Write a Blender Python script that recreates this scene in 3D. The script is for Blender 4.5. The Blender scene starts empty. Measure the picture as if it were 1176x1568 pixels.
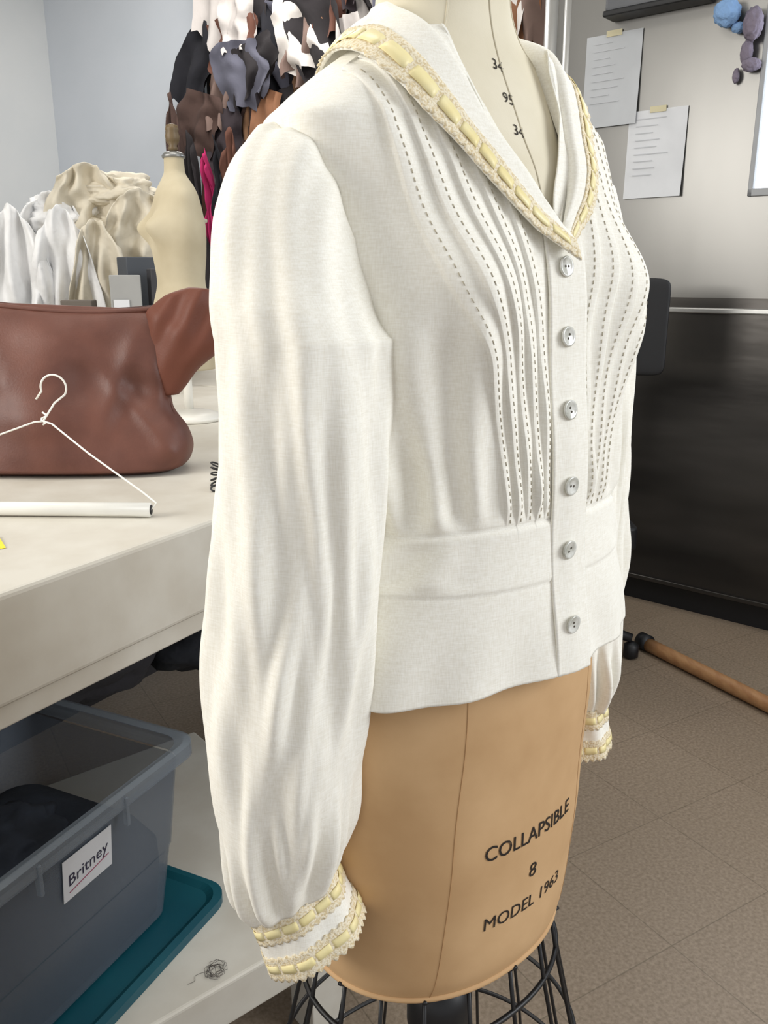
import bpy, bmesh, math, random
import numpy as np
from mathutils import Vector, Matrix, noise
random.seed(7); np.random.seed(7)

# ------------------------------------------------------------------ helpers
def lin(c):
    out=[]
    for v in c[:3]:
        v=v/255.0
        out.append(v/12.92 if v<=0.04045 else ((v+0.055)/1.055)**2.4)
    return (out[0],out[1],out[2],1.0)

def mat(name, col, rough=0.6, metal=0.0, col2=None, nscale=8.0, detail=4.0, bump=0.0, bscale=None,
        bdist=0.002, aniso=(1,1,1), spec=0.5, alpha=1.0, emis=None, estr=0.0, sheen=0.0, contrast=(0.35,0.65)):
    m=bpy.data.materials.new(name); m.use_nodes=True
    nt=m.node_tree; b=nt.nodes['Principled BSDF']
    b.inputs['Base Color'].default_value=lin(col)
    b.inputs['Roughness'].default_value=rough
    b.inputs['Metallic'].default_value=metal
    b.inputs['Specular IOR Level'].default_value=spec
    b.inputs['Alpha'].default_value=alpha
    b.inputs['Sheen Weight'].default_value=sheen
    if emis:
        b.inputs['Emission Color'].default_value=lin(emis); b.inputs['Emission Strength'].default_value=estr
    tc=nt.nodes.new('ShaderNodeTexCoord'); mp=nt.nodes.new('ShaderNodeMapping')
    mp.inputs['Scale'].default_value=aniso
    nt.links.new(tc.outputs['Object'],mp.inputs['Vector'])
    n=nt.nodes.new('ShaderNodeTexNoise'); n.inputs['Scale'].default_value=nscale; n.inputs['Detail'].default_value=detail
    nt.links.new(mp.outputs['Vector'],n.inputs['Vector'])
    r=nt.nodes.new('ShaderNodeValToRGB')
    r.color_ramp.elements[0].position=contrast[0]; r.color_ramp.elements[1].position=contrast[1]
    r.color_ramp.elements[0].color=lin(col)
    r.color_ramp.elements[1].color=lin(col2) if col2 else lin([min(255,c*1.04) for c in col])
    nt.links.new(n.outputs['Fac'],r.inputs['Fac']); nt.links.new(r.outputs['Color'],b.inputs['Base Color'])
    if bump>0:
        n2=nt.nodes.new('ShaderNodeTexNoise'); n2.inputs['Scale'].default_value=bscale or nscale*4; n2.inputs['Detail'].default_value=3
        nt.links.new(mp.outputs['Vector'],n2.inputs['Vector'])
        bp=nt.nodes.new('ShaderNodeBump'); bp.inputs['Strength'].default_value=bump; bp.inputs['Distance'].default_value=bdist
        nt.links.new(n2.outputs['Fac'],bp.inputs['Height']); nt.links.new(bp.outputs['Normal'],b.inputs['Normal'])
    return m

def empty(name, loc=(0,0,0)):
    e=bpy.data.objects.new(name,None); e.empty_display_size=0.05; e.location=loc
    bpy.context.scene.collection.objects.link(e); return e

def link_child(o,parent):
    bpy.context.scene.collection.objects.link(o)
    if parent:
        o.parent=parent; o.matrix_parent_inverse=Matrix.Translation(parent.location).inverted()

def mesh(name, verts, faces, m=None, parent=None, smooth=True):
    me=bpy.data.meshes.new(name); me.from_pydata([tuple(map(float,v)) for v in verts],[],faces); me.update()
    if m: me.materials.append(m)
    if smooth: me.polygons.foreach_set('use_smooth',[True]*len(me.polygons))
    o=bpy.data.objects.new(name,me); link_child(o,parent)
    return o

def grid_faces(nu,nv,closed=False,off=0,flip=False):
    f=[]
    for j in range(nv-1):
        for i in range(nu if closed else nu-1):
            a=off+j*nu+i; b=off+j*nu+(i+1)%nu; c=off+(j+1)*nu+(i+1)%nu; d=off+(j+1)*nu+i
            f.append((a,d,c,b) if flip else (a,b,c,d))
    return f

def solid(o,t,offset=-1):
    s=o.modifiers.new('thick','SOLIDIFY'); s.thickness=t; s.offset=offset; return o
def bevel(o,w,seg=3):
    s=o.modifiers.new('bev','BEVEL'); s.width=w; s.segments=seg; s.limit_method='ANGLE'; return o
def subsurf(o,l=2):
    s=o.modifiers.new('ss','SUBSURF'); s.levels=l; s.render_levels=l; return o

def obox(name,o,d1,l1,d2,l2,z0,z1,m,parent=None,bev=0.0,smooth=False):
    o=np.array(o,float)[:2]; d1=np.array(d1,float)*l1; d2=np.array(d2,float)*l2
    q=[o,o+d1,o+d1+d2,o+d2]
    v=[(p[0],p[1],z0) for p in q]+[(p[0],p[1],z1) for p in q]
    f=[(3,2,1,0),(4,5,6,7),(0,1,5,4),(1,2,6,5),(2,3,7,6),(3,0,4,7)]
    if d1[0]*d2[1]-d1[1]*d2[0]<0: f=[tuple(reversed(x)) for x in f]
    ob=mesh(name,v,f,m,parent,smooth)
    if bev: bevel(ob,bev)
    return ob

def tube(name,pts,r,m,parent=None,closed=False,res=10,radii=None):
    P=[Vector(p) for p in pts]; n=len(P); V=[];
    prev=None
    for i,p in enumerate(P):
        if closed: t=(P[(i+1)%n]-P[i-1])
        else: t=P[min(i+1,n-1)]-P[max(i-1,0)]
        t.normalize()
        if prev is None:
            a=t.cross(Vector((0.13,0.31,0.94)));
            if a.length<1e-3: a=t.cross(Vector((1,0,0)))
            a.normalize()
        else:
            a=prev-t*prev.dot(t); a.normalize()
        prev=a; b=t.cross(a)
        rr=radii[i] if radii else r
        for k in range(res):
            w=2*math.pi*k/res; V.append(p+a*math.cos(w)*rr+b*math.sin(w)*rr)
    F=grid_faces(res,n,True)
    if closed:
        for k in range(res): F.append(((n-1)*res+k,(n-1)*res+(k+1)%res,(k+1)%res,k))
    else:
        F.append(tuple(reversed(range(res)))); F.append(tuple((n-1)*res+k for k in range(res)))
    return mesh(name,V,F,m,parent)

def lathe(name,prof,c,m,parent=None,n=32,sx=1,sy=1):
    V=[];
    for r,z in prof:
        for k in range(n):
            w=2*math.pi*k/n; V.append((c[0]+r*sx*math.cos(w),c[1]+r*sy*math.sin(w),z))
    F=grid_faces(n,len(prof),True); F.append(tuple(reversed(range(n)))); F.append(tuple((len(prof)-1)*n+k for k in range(n)))
    return mesh(name,V,F,m,parent)

def herm(x,xs,ys):
    x=np.asarray(x,float); xs=np.asarray(xs,float); ys=np.asarray(ys,float)
    d=np.diff(ys)/np.diff(xs); mm=np.zeros(len(xs)); mm[0]=d[0]; mm[-1]=d[-1]
    for i in range(1,len(xs)-1):
        mm[i]=0 if d[i-1]*d[i]<=0 else 2*d[i-1]*d[i]/(d[i-1]+d[i])
    xc=np.clip(x,xs[0],xs[-1]); i=np.clip(np.searchsorted(xs,xc,side='right')-1,0,len(xs)-2)
    h=xs[i+1]-xs[i]; t=(xc-xs[i])/h
    return (2*t**3-3*t**2+1)*ys[i]+(t**3-2*t**2+t)*h*mm[i]+(-2*t**3+3*t**2)*ys[i+1]+(t**3-t**2)*h*mm[i+1]
def sst(e0,e1,x):
    t=np.clip((np.asarray(x,float)-e0)/(e1-e0),0,1); return t*t*(3-2*t)
def interp3(u,us,pts):
    pts=np.array(pts,float); return np.stack([herm(u,us,pts[:,k]) for k in range(3)],-1)

def text_mesh(txt,size,bold=0.0):
    c=bpy.data.curves.new('t','FONT'); c.body=txt; c.size=size; c.align_x='CENTER'; c.align_y='CENTER'; c.offset=size*bold
    c.resolution_u=3
    o=bpy.data.objects.new('t',c); bpy.context.scene.collection.objects.link(o)
    dg=bpy.context.evaluated_depsgraph_get(); me=o.evaluated_get(dg).to_mesh()
    v=[tuple(x.co) for x in me.vertices]; f=[tuple(p.vertices) for p in me.polygons]
    o.evaluated_get(dg).to_mesh_clear(); bpy.data.objects.remove(o); return v,f

# ------------------------------------------------------------------ camera
sc=bpy.context.scene
try: sc.view_settings.view_transform='Standard'
except Exception: pass
cam=bpy.data.cameras.new('camera'); co=bpy.data.objects.new('camera',cam); sc.collection.objects.link(co)
PITCH=15.6
co.location=(0,0,1.30); co.rotation_euler=(math.radians(90-PITCH),0,0)
cam.sensor_fit='VERTICAL'; cam.sensor_height=36; cam.lens=36*1300/1568.0; cam.clip_start=0.02
sc.camera=co

# ------------------------------------------------------------------ materials
M_cloth=bpy.data.materials.new('white_linen'); M_cloth.use_nodes=True
nt=M_cloth.node_tree; b=nt.nodes['Principled BSDF']
b.inputs['Roughness'].default_value=0.85; b.inputs['Specular IOR Level'].default_value=0.15; b.inputs['Sheen Weight'].default_value=0.08
tc=nt.nodes.new('ShaderNodeTexCoord')
def slub(scale,det=2):
    mp=nt.nodes.new('ShaderNodeMapping'); mp.inputs['Scale'].default_value=scale
    nt.links.new(tc.outputs['Object'],mp.inputs['Vector'])
    n=nt.nodes.new('ShaderNodeTexNoise'); n.inputs['Scale'].default_value=1.0; n.inputs['Detail'].default_value=det
    nt.links.new(mp.outputs['Vector'],n.inputs['Vector']); return n
s1=slub((130,130,1300)); s2=slub((1100,1100,90))
ad=nt.nodes.new('ShaderNodeMath'); ad.operation='ADD'
nt.links.new(s1.outputs['Fac'],ad.inputs[0]); nt.links.new(s2.outputs['Fac'],ad.inputs[1])
hf_=nt.nodes.new('ShaderNodeMath'); hf_.operation='MULTIPLY'; hf_.inputs[1].default_value=0.5; nt.links.new(ad.outputs[0],hf_.inputs[0])
rp=nt.nodes.new('ShaderNodeValToRGB'); rp.color_ramp.elements[0].position=0.34; rp.color_ramp.elements[1].position=0.64
rp.color_ramp.elements[0].color=lin((239,235,222)); rp.color_ramp.elements[1].color=lin((252,250,241))
nt.links.new(hf_.outputs[0],rp.inputs['Fac']); nt.links.new(rp.outputs['Color'],b.inputs['Base Color'])
bp=nt.nodes.new('ShaderNodeBump'); bp.inputs['Strength'].default_value=0.30; bp.inputs['Distance'].default_value=0.0006
nt.links.new(hf_.outputs[0],bp.inputs['Height']); nt.links.new(bp.outputs['Normal'],b.inputs['Normal'])

M_stitch=mat('stitch_thread',(182,174,154),0.8)
M_seam=mat('seam_shadow_thread',(206,198,176),0.9)
M_lace=mat('ecru_lace',(220,201,160),0.9,col2=(243,233,208),nscale=560,bump=0.8,bscale=560,bdist=0.0010,contrast=(0.40,0.55))
M_ribbon=mat('yellow_satin_ribbon',(244,229,168),0.4,col2=(248,236,184),nscale=60,spec=0.4)
M_pearl=mat('mother_of_pearl',(180,180,168),0.16,col2=(236,236,230),nscale=160,spec=0.9,contrast=(0.3,0.7))
M_hole=mat('button_hole_dark',(70,62,50),0.8)
M_canvas=mat('cream_canvas',(228,220,198),0.8,col2=(218,209,184),nscale=14,bump=0.2,bscale=700,bdist=0.0005)
M_tan=mat('tan_form_cover',(212,176,132),0.75,col2=(194,157,114),nscale=10,bump=0.1,bscale=500,bdist=0.0004,detail=7,spec=.3)
M_ink=mat('stencil_ink',(34,26,20),0.8,col2=(90,72,52),nscale=180,contrast=(0.58,0.8))
M_black=mat('black_metal',(22,22,24),0.45,spec=0.5)
M_black2=mat('black_plastic',(16,17,20),0.5)
M_wall=mat('painted_wall',(216,218,218),0.9,col2=(210,213,214),nscale=2,bump=0.05,bscale=60)
M_wallb=mat('painted_wall_bluish',(206,211,218),0.9,col2=(200,206,213),nscale=2,bump=0.05,bscale=60)
M_ceil=mat('ceiling_paint',(225,225,222),0.9)
M_table=mat('painted_table_white',(210,206,195),0.55,col2=(198,192,179),nscale=9,detail=8,bump=0.4,bscale=25,bdist=0.002)
M_leather=mat('brown_leather',(92,56,46),0.5,col2=(106,66,54),nscale=14,bump=0.5,bscale=260,bdist=0.0008,spec=0.4)
M_leatherd=mat('brown_leather_seam',(70,40,33),0.5)
M_white=mat('white_enamel',(232,230,222),0.35)
M_plast=mat('clear_storage_plastic',(104,114,126),0.3,alpha=0.42,spec=0.6)
M_plastrim=mat('clear_plastic_rim',(130,140,150),0.3,alpha=0.42,spec=0.6)
M_teal=mat('teal_plastic',(18,78,92),0.4,col2=(22,88,100),nscale=6)
M_steel=mat('brushed_stainless',(140,139,136),0.36,metal=0.9,col2=(122,121,118),nscale=1.6,aniso=(1,1,.5),detail=1,bump=.15,bscale=2.5,bdist=.01)
M_steel_refl=mat('stainless_dark_reflection',(92,89,86),0.30,metal=0.75,col2=(66,64,62),nscale=1.2,aniso=(1,1,4),detail=2,bump=.12,bscale=2,bdist=.02)  # same stainless; dark and banded reflections are put into the colour
M_post_streak=mat('steel_post_and_streak',(190,190,188),0.35,metal=0.8)  # steel of the corner posts, also used for the painted highlight streak
M_paper=mat('white_paper',(206,208,211),0.8)
M_wood=mat('varnished_wood',(176,134,92),0.45,col2=(156,112,74),nscale=5,aniso=(12,1,12))
M_tape=mat('masking_tape',(196,188,156),0.7)

M_floor=bpy.data.materials.new('speckled_vinyl_tile'); M_floor.use_nodes=True
nt=M_floor.node_tree; b=nt.nodes['Principled BSDF']; b.inputs['Roughness'].default_value=0.42
tc=nt.nodes.new('ShaderNodeTexCoord'); mp=nt.nodes.new('ShaderNodeMapping'); mp.inputs['Rotation'].default_value=(0,0,math.radians(-30.8))
nt.links.new(tc.outputs['Object'],mp.inputs['Vector'])
br=nt.nodes.new('ShaderNodeTexBrick'); br.offset=0; br.inputs['Scale'].default_value=1.0
br.inputs['Brick Width'].default_value=0.305; br.inputs['Row Height'].default_value=0.305; br.inputs['Mortar Size'].default_value=0.0014
br.inputs['Color1'].default_value=lin((144,129,112)); br.inputs['Color2'].default_value=lin((139,124,107)); br.inputs['Mortar'].default_value=lin((120,107,91))
nt.links.new(mp.outputs['Vector'],br.inputs['Vector'])
n=nt.nodes.new('ShaderNodeTexNoise'); n.inputs['Scale'].default_value=130; n.inputs['Detail'].default_value=6
nt.links.new(mp.outputs['Vector'],n.inputs['Vector'])
rp=nt.nodes.new('ShaderNodeValToRGB'); rp.color_ramp.elements[0].position=0.35; rp.color_ramp.elements[0].color=(0.74,0.72,0.68,1)
rp.color_ramp.elements[1].position=0.68; rp.color_ramp.elements[1].color=(1.1,1.1,1.1,1)
nt.links.new(n.outputs['Fac'],rp.inputs['Fac'])
mx=nt.nodes.new('ShaderNodeMix'); mx.data_type='RGBA'; mx.blend_type='MULTIPLY'; mx.inputs['Factor'].default_value=1.0
nt.links.new(br.outputs['Color'],mx.inputs['A']); nt.links.new(rp.outputs['Color'],mx.inputs['B'])
nt.links.new(mx.outputs['Result'],b.inputs['Base Color'])

# ------------------------------------------------------------------ dress form + blouse
TH=math.radians(40)
F=np.array([math.sin(TH),-math.cos(TH)]); R=np.array([-math.cos(TH),-math.sin(TH)]); C=np.array([0.058,0.72])
def W(a,b,z):
    a=np.asarray(a,float); b=np.asarray(b,float); z=np.asarray(z,float)
    a,b,z=np.broadcast_arrays(a,b,z)
    return np.stack([C[0]+a*R[0]+b*F[0], C[1]+a*R[1]+b*F[1], z],-1)
NE=2.3
ZH=0.999; ZS=1.075; ZW=1.122
PZ=[.98,1.03,1.075,1.12,1.18,1.24,1.30,1.334,1.37,1.40,1.415,1.435,1.455,1.475,1.49]
PA=[.172,.163,.152,.141,.143,.147,.150,.152,.160,.166,.150,.123,.093,.068,.058]
PF=[.139,.134,.128,.124,.121,.114,.107,.101,.090,.074,.068,.061,.056,.053,.050]
PB=[.135,.125,.118,.105,.105,.108,.108,.105,.098,.088,.083,.076,.070,.065,.060]
def bust(a,z,h=0.028):
    a=np.abs(a); z=np.asarray(z,float); sz=np.where(z>1.29,0.045,0.080)
    return h*np.exp(-((a-.090)/.044)**2-((z-1.29)/sz)**2)
def blouse_b(a,z):
    A=herm(z,PZ,PA); B=herm(z,PZ,PF); t=np.clip(np.abs(a)/A,0,0.999)
    return B*(1-t**NE)**(1/NE)+bust(a,z)
NT=5
def tk_out(z): return herm(z,[1.0,1.12,1.24,1.30,1.375,1.435,1.48],[.052,.057,.082,.110,.120,.125,.13])
def tk_in(z): return herm(z,[1.0,1.12,1.26,1.31,1.40,1.48],[.022,.022,.030,.041,.058,.075])
def vneck(z): return herm(z,[1.30,1.334,1.40,1.44,1.475,1.5],[0,0,.036,.054,.064,.07])
def tk_a(q,z): return tk_out(z)-q/(NT-1)*(tk_out(z)-tk_in(z))

def body_point(side,ph,z,q=None,extra=0.0):
    A=herm(z,PZ,PA); Bf=herm(z,PZ,PF); Bb=herm(z,PZ,PB)
    s=np.sin(ph); c=np.cos(ph)
    a=A*np.abs(s)**(2/NE); B=np.where(c>0,Bf,Bb); b=np.sign(c)*B*np.abs(c)**(2/NE)
    b=b+bust(a,z)*sst(-0.1,0.35,c)
    na=a/A**2; nb=b/B**2; L=np.sqrt(na**2+nb**2)+1e-9; na=na/L; nb=nb/L
    if q is None: q=(tk_out(z)-a)/(tk_out(z)-tk_in(z))*(NT-1)
    fr=q-np.floor(q)
    inr=((q>=0)&(q<NT)&(c>0)).astype(float)
    zf=sst(ZW+.001,ZW+.018,z)*(1-sst(1.455,1.475,z))
    d=inr*zf*0.0030*(1-sst(0.20,0.80,fr))
    d=d+inr*0.0014*np.sin(z*62+np.floor(q)*2.1)*sst(1.12,1.15,z)*(1-sst(1.27,1.33,z))*(1-fr)
    d=d+inr*0.0030*np.exp(-((z-1.150)/.018)**2)*(1-fr)*(np.floor(q)%2)
    sd=1-inr
    d=d+0.0058*np.sin(ph*24+side*1.3+np.sin(z*30)*0.9)*sst(ZW-.002,ZW+.016,z)*(1-sst(1.145,1.235,z))*sst(.065,.09,a)
    d=d+0.0085*np.sin((ph-0.9)*11+(z-1.2)*12)*sst(1.13,1.17,z)*(1-sst(1.24,1.31,z))*sst(.085,.118,a)
    d=d+0.0045*np.sin(ph*17-z*22+1)*sst(1.14,1.18,z)*(1-sst(1.22,1.28,z))*sst(.085,.112,a)
    d=d+0.0018*np.sin(ph*7+z*40)*sst(1.30,1.36,z)*sd
    d=d+0.0012*(sst(ZS-.001,ZS+.001,z)*(1-sst(ZW-.001,ZW+.001,z)))
    d=d-0.0014*np.exp(-((z-ZW)/0.0018)**2)-0.0005*np.exp(-((z-ZS)/0.0016)**2)
    d=d+0.0045*np.sin(ph*5.0+1.0+z*8)*(1-sst(1.0,ZS-.004,z))
    d=d+0.0028*np.sin(ph*13+z*20)*(1-sst(1.0,ZS-.004,z))
    d=d+0.0032*np.sin(ph*15+z*60)*sst(ZS,ZS+.012,z)*(1-sst(ZW-.014,ZW,z))*sst(.07,.12,a)
    d=d+extra
    zz=z-0.009*np.abs(np.sin(ph))*(1-sst(ZH,1.05,z))
    zz=zz-0.006*np.exp(-((ph-1.1)/.5)**2)*np.exp(-((z-ZW)/.03)**2)
    aa=a+na*d
    if side<0: aa=aa*(1-.10*sst(1.31,1.37,z))
    return W(side*aa,b+nb*d,zz)

dress_form=empty('dress_form',(C[0],C[1],0))
blouse=empty('blouse',(C[0],C[1],1.2))

def blouse_half(side):
    nv=250
    zc=np.linspace(ZH,1.466,nv)
    Z=zc[:,None]
    A=herm(Z,PZ,PA)
    qs=[]
    for k in range(NT-1,-1,-1):
        qs+= [k+0.98,k+.87,k+.76,k+.64,k+.52,k+.4,k+.28,k+.17,k+.08,k+.012]
    qs=np.array(qs+[-.03])
    def ph_of(q):
        r=tk_a(q,Z)/A; r=np.minimum(r,0.985-.004*q); return np.arcsin(np.clip(r,0,1)**(NE/2))
    cols=[];Q=[]
    w=np.minimum(vneck(Z),tk_a(NT-.03,Z)-.0015); w=np.minimum(w,A*.95)
    ph0=np.arcsin(np.clip(w/A,0,1)**(NE/2)); phs=ph_of(NT-.03)
    n1=14
    for i in range(n1): cols.append(ph0+(phs-ph0)*i/n1); Q.append(np.full_like(Z,99.))
    for q in qs: cols.append(ph_of(q)); Q.append(np.full_like(Z,q))
    last=cols[-1]; n3=190
    for i in range(1,n3): cols.append(last+(math.pi-last)*i/(n3-1)); Q.append(np.full_like(Z,-5.))
    ph=np.concatenate(cols,1); Qm=np.concatenate(Q,1); nu=ph.shape[1]
    V=body_point(side,ph,Z*np.ones((1,nu)),Qm).reshape(-1,3)
    o=mesh('bodice_'+('right' if side>0 else 'left'),V,grid_faces(nu,nv,flip=(side>0)),M_cloth,blouse)
    solid(o,0.0010,-1 )
blouse_half(1); blouse_half(-1)

def stitches():
    V=[];Fc=[]
    for side in (1,-1):
        for k in range(NT):
            z=ZW+.004
            while z<1.44:
                P=[];ok=True
                for zz in (z,z+.0028):
                    q=k+0.36; a=float(tk_a(q,zz)); A=float(herm(zz,PZ,PA))
                    if a/A>0.93 or a<float(vneck(zz))+.003: ok=False
                    for s_ in (-1,1):
                        aa=min(max(a+s_*.00032,1e-5),A*.97)
                        ph=math.asin((aa/A)**(NE/2))
                        P.append(body_point(side,np.array(ph),np.array(zz),np.array(q),0.0004).reshape(3))
                if ok:
                    n=len(V); V+=P; Fc.append((n,n+1,n+3,n+2))
                z+=0.0054
    o=mesh('tuck_stitching',V,Fc,M_stitch,blouse); solid(o,0.0003,0)
stitches()

def placket_off(a,z): return 0.0014+0.0030*(1-sst(-.006,.016,a))+0.0009*np.sin(z*45)
def placket():
    nu,nv=16,200
    z=np.linspace(ZH-.001,1.336,nv)[:,None]*np.ones((1,nu)); a=np.linspace(-0.021,0.016,nu)[None,:]*np.ones((nv,1))
    b=blouse_b(a,z)+placket_off(a,z)
    o=mesh('button_placket',W(a,b,z).reshape(-1,3),grid_faces(nu,nv),M_cloth,blouse); solid(o,0.0020,0)
placket()
for i,zb in enumerate([1.306,1.257,1.204,1.147,1.097,1.038]):
    bb=float(blouse_b(0.0,zb)+placket_off(0.0,zb))+0.0024
    nrm=Vector((F[0],F[1],0.12 if zb>1.2 else -0.05)).normalized()
    ux=Vector((-R[0],-R[1],0)); ux=(ux-nrm*ux.dot(nrm)).normalized(); uy=nrm.cross(ux)
    c0=Vector(W(0.0,bb,zb)); V=[];n=28
    prof=[(0.0001,-.0012),(.0068,-.0012),(.0075,.0),(.0073,.0008),(.0062,.0010),(.0053,.0004),(.0001,.0003)]
    for r,h in prof:
        for k in range(n):
            w=2*math.pi*k/n; V.append(c0+ux*r*math.cos(w)+uy*r*math.sin(w)+nrm*h)
    mesh('button_%d'%(i+1),V,grid_faces(n,len(prof),True),M_pearl,blouse)
    for sx in (-1,1):
        cc=c0+(ux*math.cos(i)+uy*math.sin(i))*sx*0.0017+nrm*0.0006
        V=[cc+ux*0.0009*math.cos(2*math.pi*k/12)+uy*0.0009*math.sin(2*math.pi*k/12) for k in range(12)]
        mesh('button_%d_hole'%(i+1),V,[tuple(range(12))],M_hole,blouse,False)

def trim(name,pos,length,s0,s1,rs0,rs1,scal=0.10,rows=10,both=False):
    n=int(length/0.0014); u=np.linspace(0,1,n)
    ns=rows; V=[]
    sc_=np.abs(np.sin(u*length/0.0062*math.pi))
    for j in range(ns):
        t=j/(ns-1)
        lo=s0-(scal*0.7*sc_ if both else 0); s=lo+(s1+scal*sc_-lo)*t
        off=0.0014+0.0003*np.sin(u*length*1000+j*2.1)*np.ones(n)
        V.append(pos(u,s,off))
    V=np.concatenate(V,0)
    o=mesh(name+'_lace',V,grid_faces(n,ns),M_lace,blouse); solid(o,0.0008,0)
    V=[];Fc=[]; seg=0.0118; gap=0.0020; x=0.0
    while x+seg<length:
        m_=9
        for k in range(m_):
            uu=(x+seg*k/(m_-1))/length; e=math.sin(math.pi*k/(m_-1))**.35 if 0<k<m_-1 else 0.0; hump=0.0017+0.0009*e; pin=0.04*(1-e)*(rs1-rs0)
            for s in (rs0+pin,(rs0+rs1)/2,rs1-pin):
                V.append(pos(np.array([uu]),np.array([s]),np.array([hump]))[0])
        n0=len(V)-m_*3
        for k in range(m_-1):
            for j in range(2):
                a=n0+k*3+j; Fc.append((a,a+1,a+4,a+3))
        x+=seg+gap
    o=mesh(name+'_ribbon',V,Fc,M_ribbon,blouse); solid(o,0.0004,0)

def imp(a,b,z):
    A=herm(z,PZ,PA); B=np.where(b>0,herm(z,PZ,PF),herm(z,PZ,PB))
    bb=b-bust(a,z)*sst(0,.04,b)
    return ((np.abs(a)/A)**NE+(np.abs(bb)/B)**NE)**(1/NE)-1
def push(a,b,z,off,w=1.0):
    for _ in range(6):
        e=1e-4; f0=imp(a,b,z)
        ga=(imp(a+e,b,z)-f0)/e; gb=(imp(a,b+e,z)-f0)/e; gz=(imp(a,b,z+e)-f0)/e
        g=np.sqrt(ga**2+gb**2+gz**2)+1e-6; sd=f0/g
        mv=np.clip(np.maximum(off-sd,0),0,.02)*w*.8
        a=a+ga/g*mv; b=b+gb/g*mv; z=z+gz/g*mv
    return a,b,z
CU=[0,.2,.4,.55,.7,.85,1.0]
CI=[(0,-.064,1.490),(.040,-.046,1.492),(.057,-.010,1.486),(.056,.030,1.449),(.047,.064,1.403),(.027,.090,1.365),(.0,.110,1.331)]
CO=[(0,-.106,1.440),(.070,-.082,1.448),(.102,-.026,1.447),(.104,.026,1.420),(.079,.074,1.378),(.048,.102,1.343),(-.004,.122,1.310)]
def collar_fn(side):
    def f(u,s,off):
        u=np.asarray(u,float); s=np.asarray(s,float); off=np.asarray(off,float)
        s_=s*(1.0 if side>0 else .76)
        I=interp3(u,CU,CI); O=interp3(u,CU,CO)
        P=I+(O-I)*s_[...,None]
        a,b,z=P[...,0],P[...,1],P[...,2]
        hump=0.009*np.sin(np.clip(s,0,1)*math.pi)**0.8*(1-0.6*u)
        la=np.sqrt(a**2+b**2)+1e-6
        a=a+a/la*(hump*0.5+off*0.7); b=b+b/la*(hump*0.5+off*0.7); z=z+hump*0.7+off*0.6*(1-u*0.6)
        w=sst(-.02,.15,s)
        a,b,z=push(a,b,z,.0055+off+.002*u,w)
        if side<0:
            k=.88+.12*sst(.6,1,u); a=a*k; b=b-0.002
        return W(side*a,b,z)
    return f
for side in (1,-1):
    f=collar_fn(side); nu,nv=120,22
    us=np.linspace(0,1,nu); V=np.concatenate([f(us,np.full(nu,s),np.zeros(nu)) for s in np.linspace(0,1,nv)],0)
    o=mesh('collar_'+('right' if side>0 else 'left'),V,grid_faces(nu,nv,flip=side<0),M_cloth,blouse); solid(o,0.002,0)
    V=[]
    I=interp3(us,CU,CI)
    k2=.88+.12*sst(.6,1,us) if side<0 else 1.0
    for k in range(6):
        t=k/5; z=I[:,2]+0.001-0.028*t*(1-us*0.8); sc2=(1.0+0.02*t)
        V.append(W(side*I[:,0]*sc2*k2,I[:,1]*sc2-0.001-(.004 if side<0 else 0),z))
    o=mesh('collar_stand_'+('right' if side>0 else 'left'),np.concatenate(V,0),grid_faces(nu,6),M_cloth,blouse); solid(o,0.0014,0)
    trim('collar_trim_'+('right' if side>0 else 'left'),f,0.28,0.50,0.98,0.63,0.84,scal=0.06)

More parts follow.
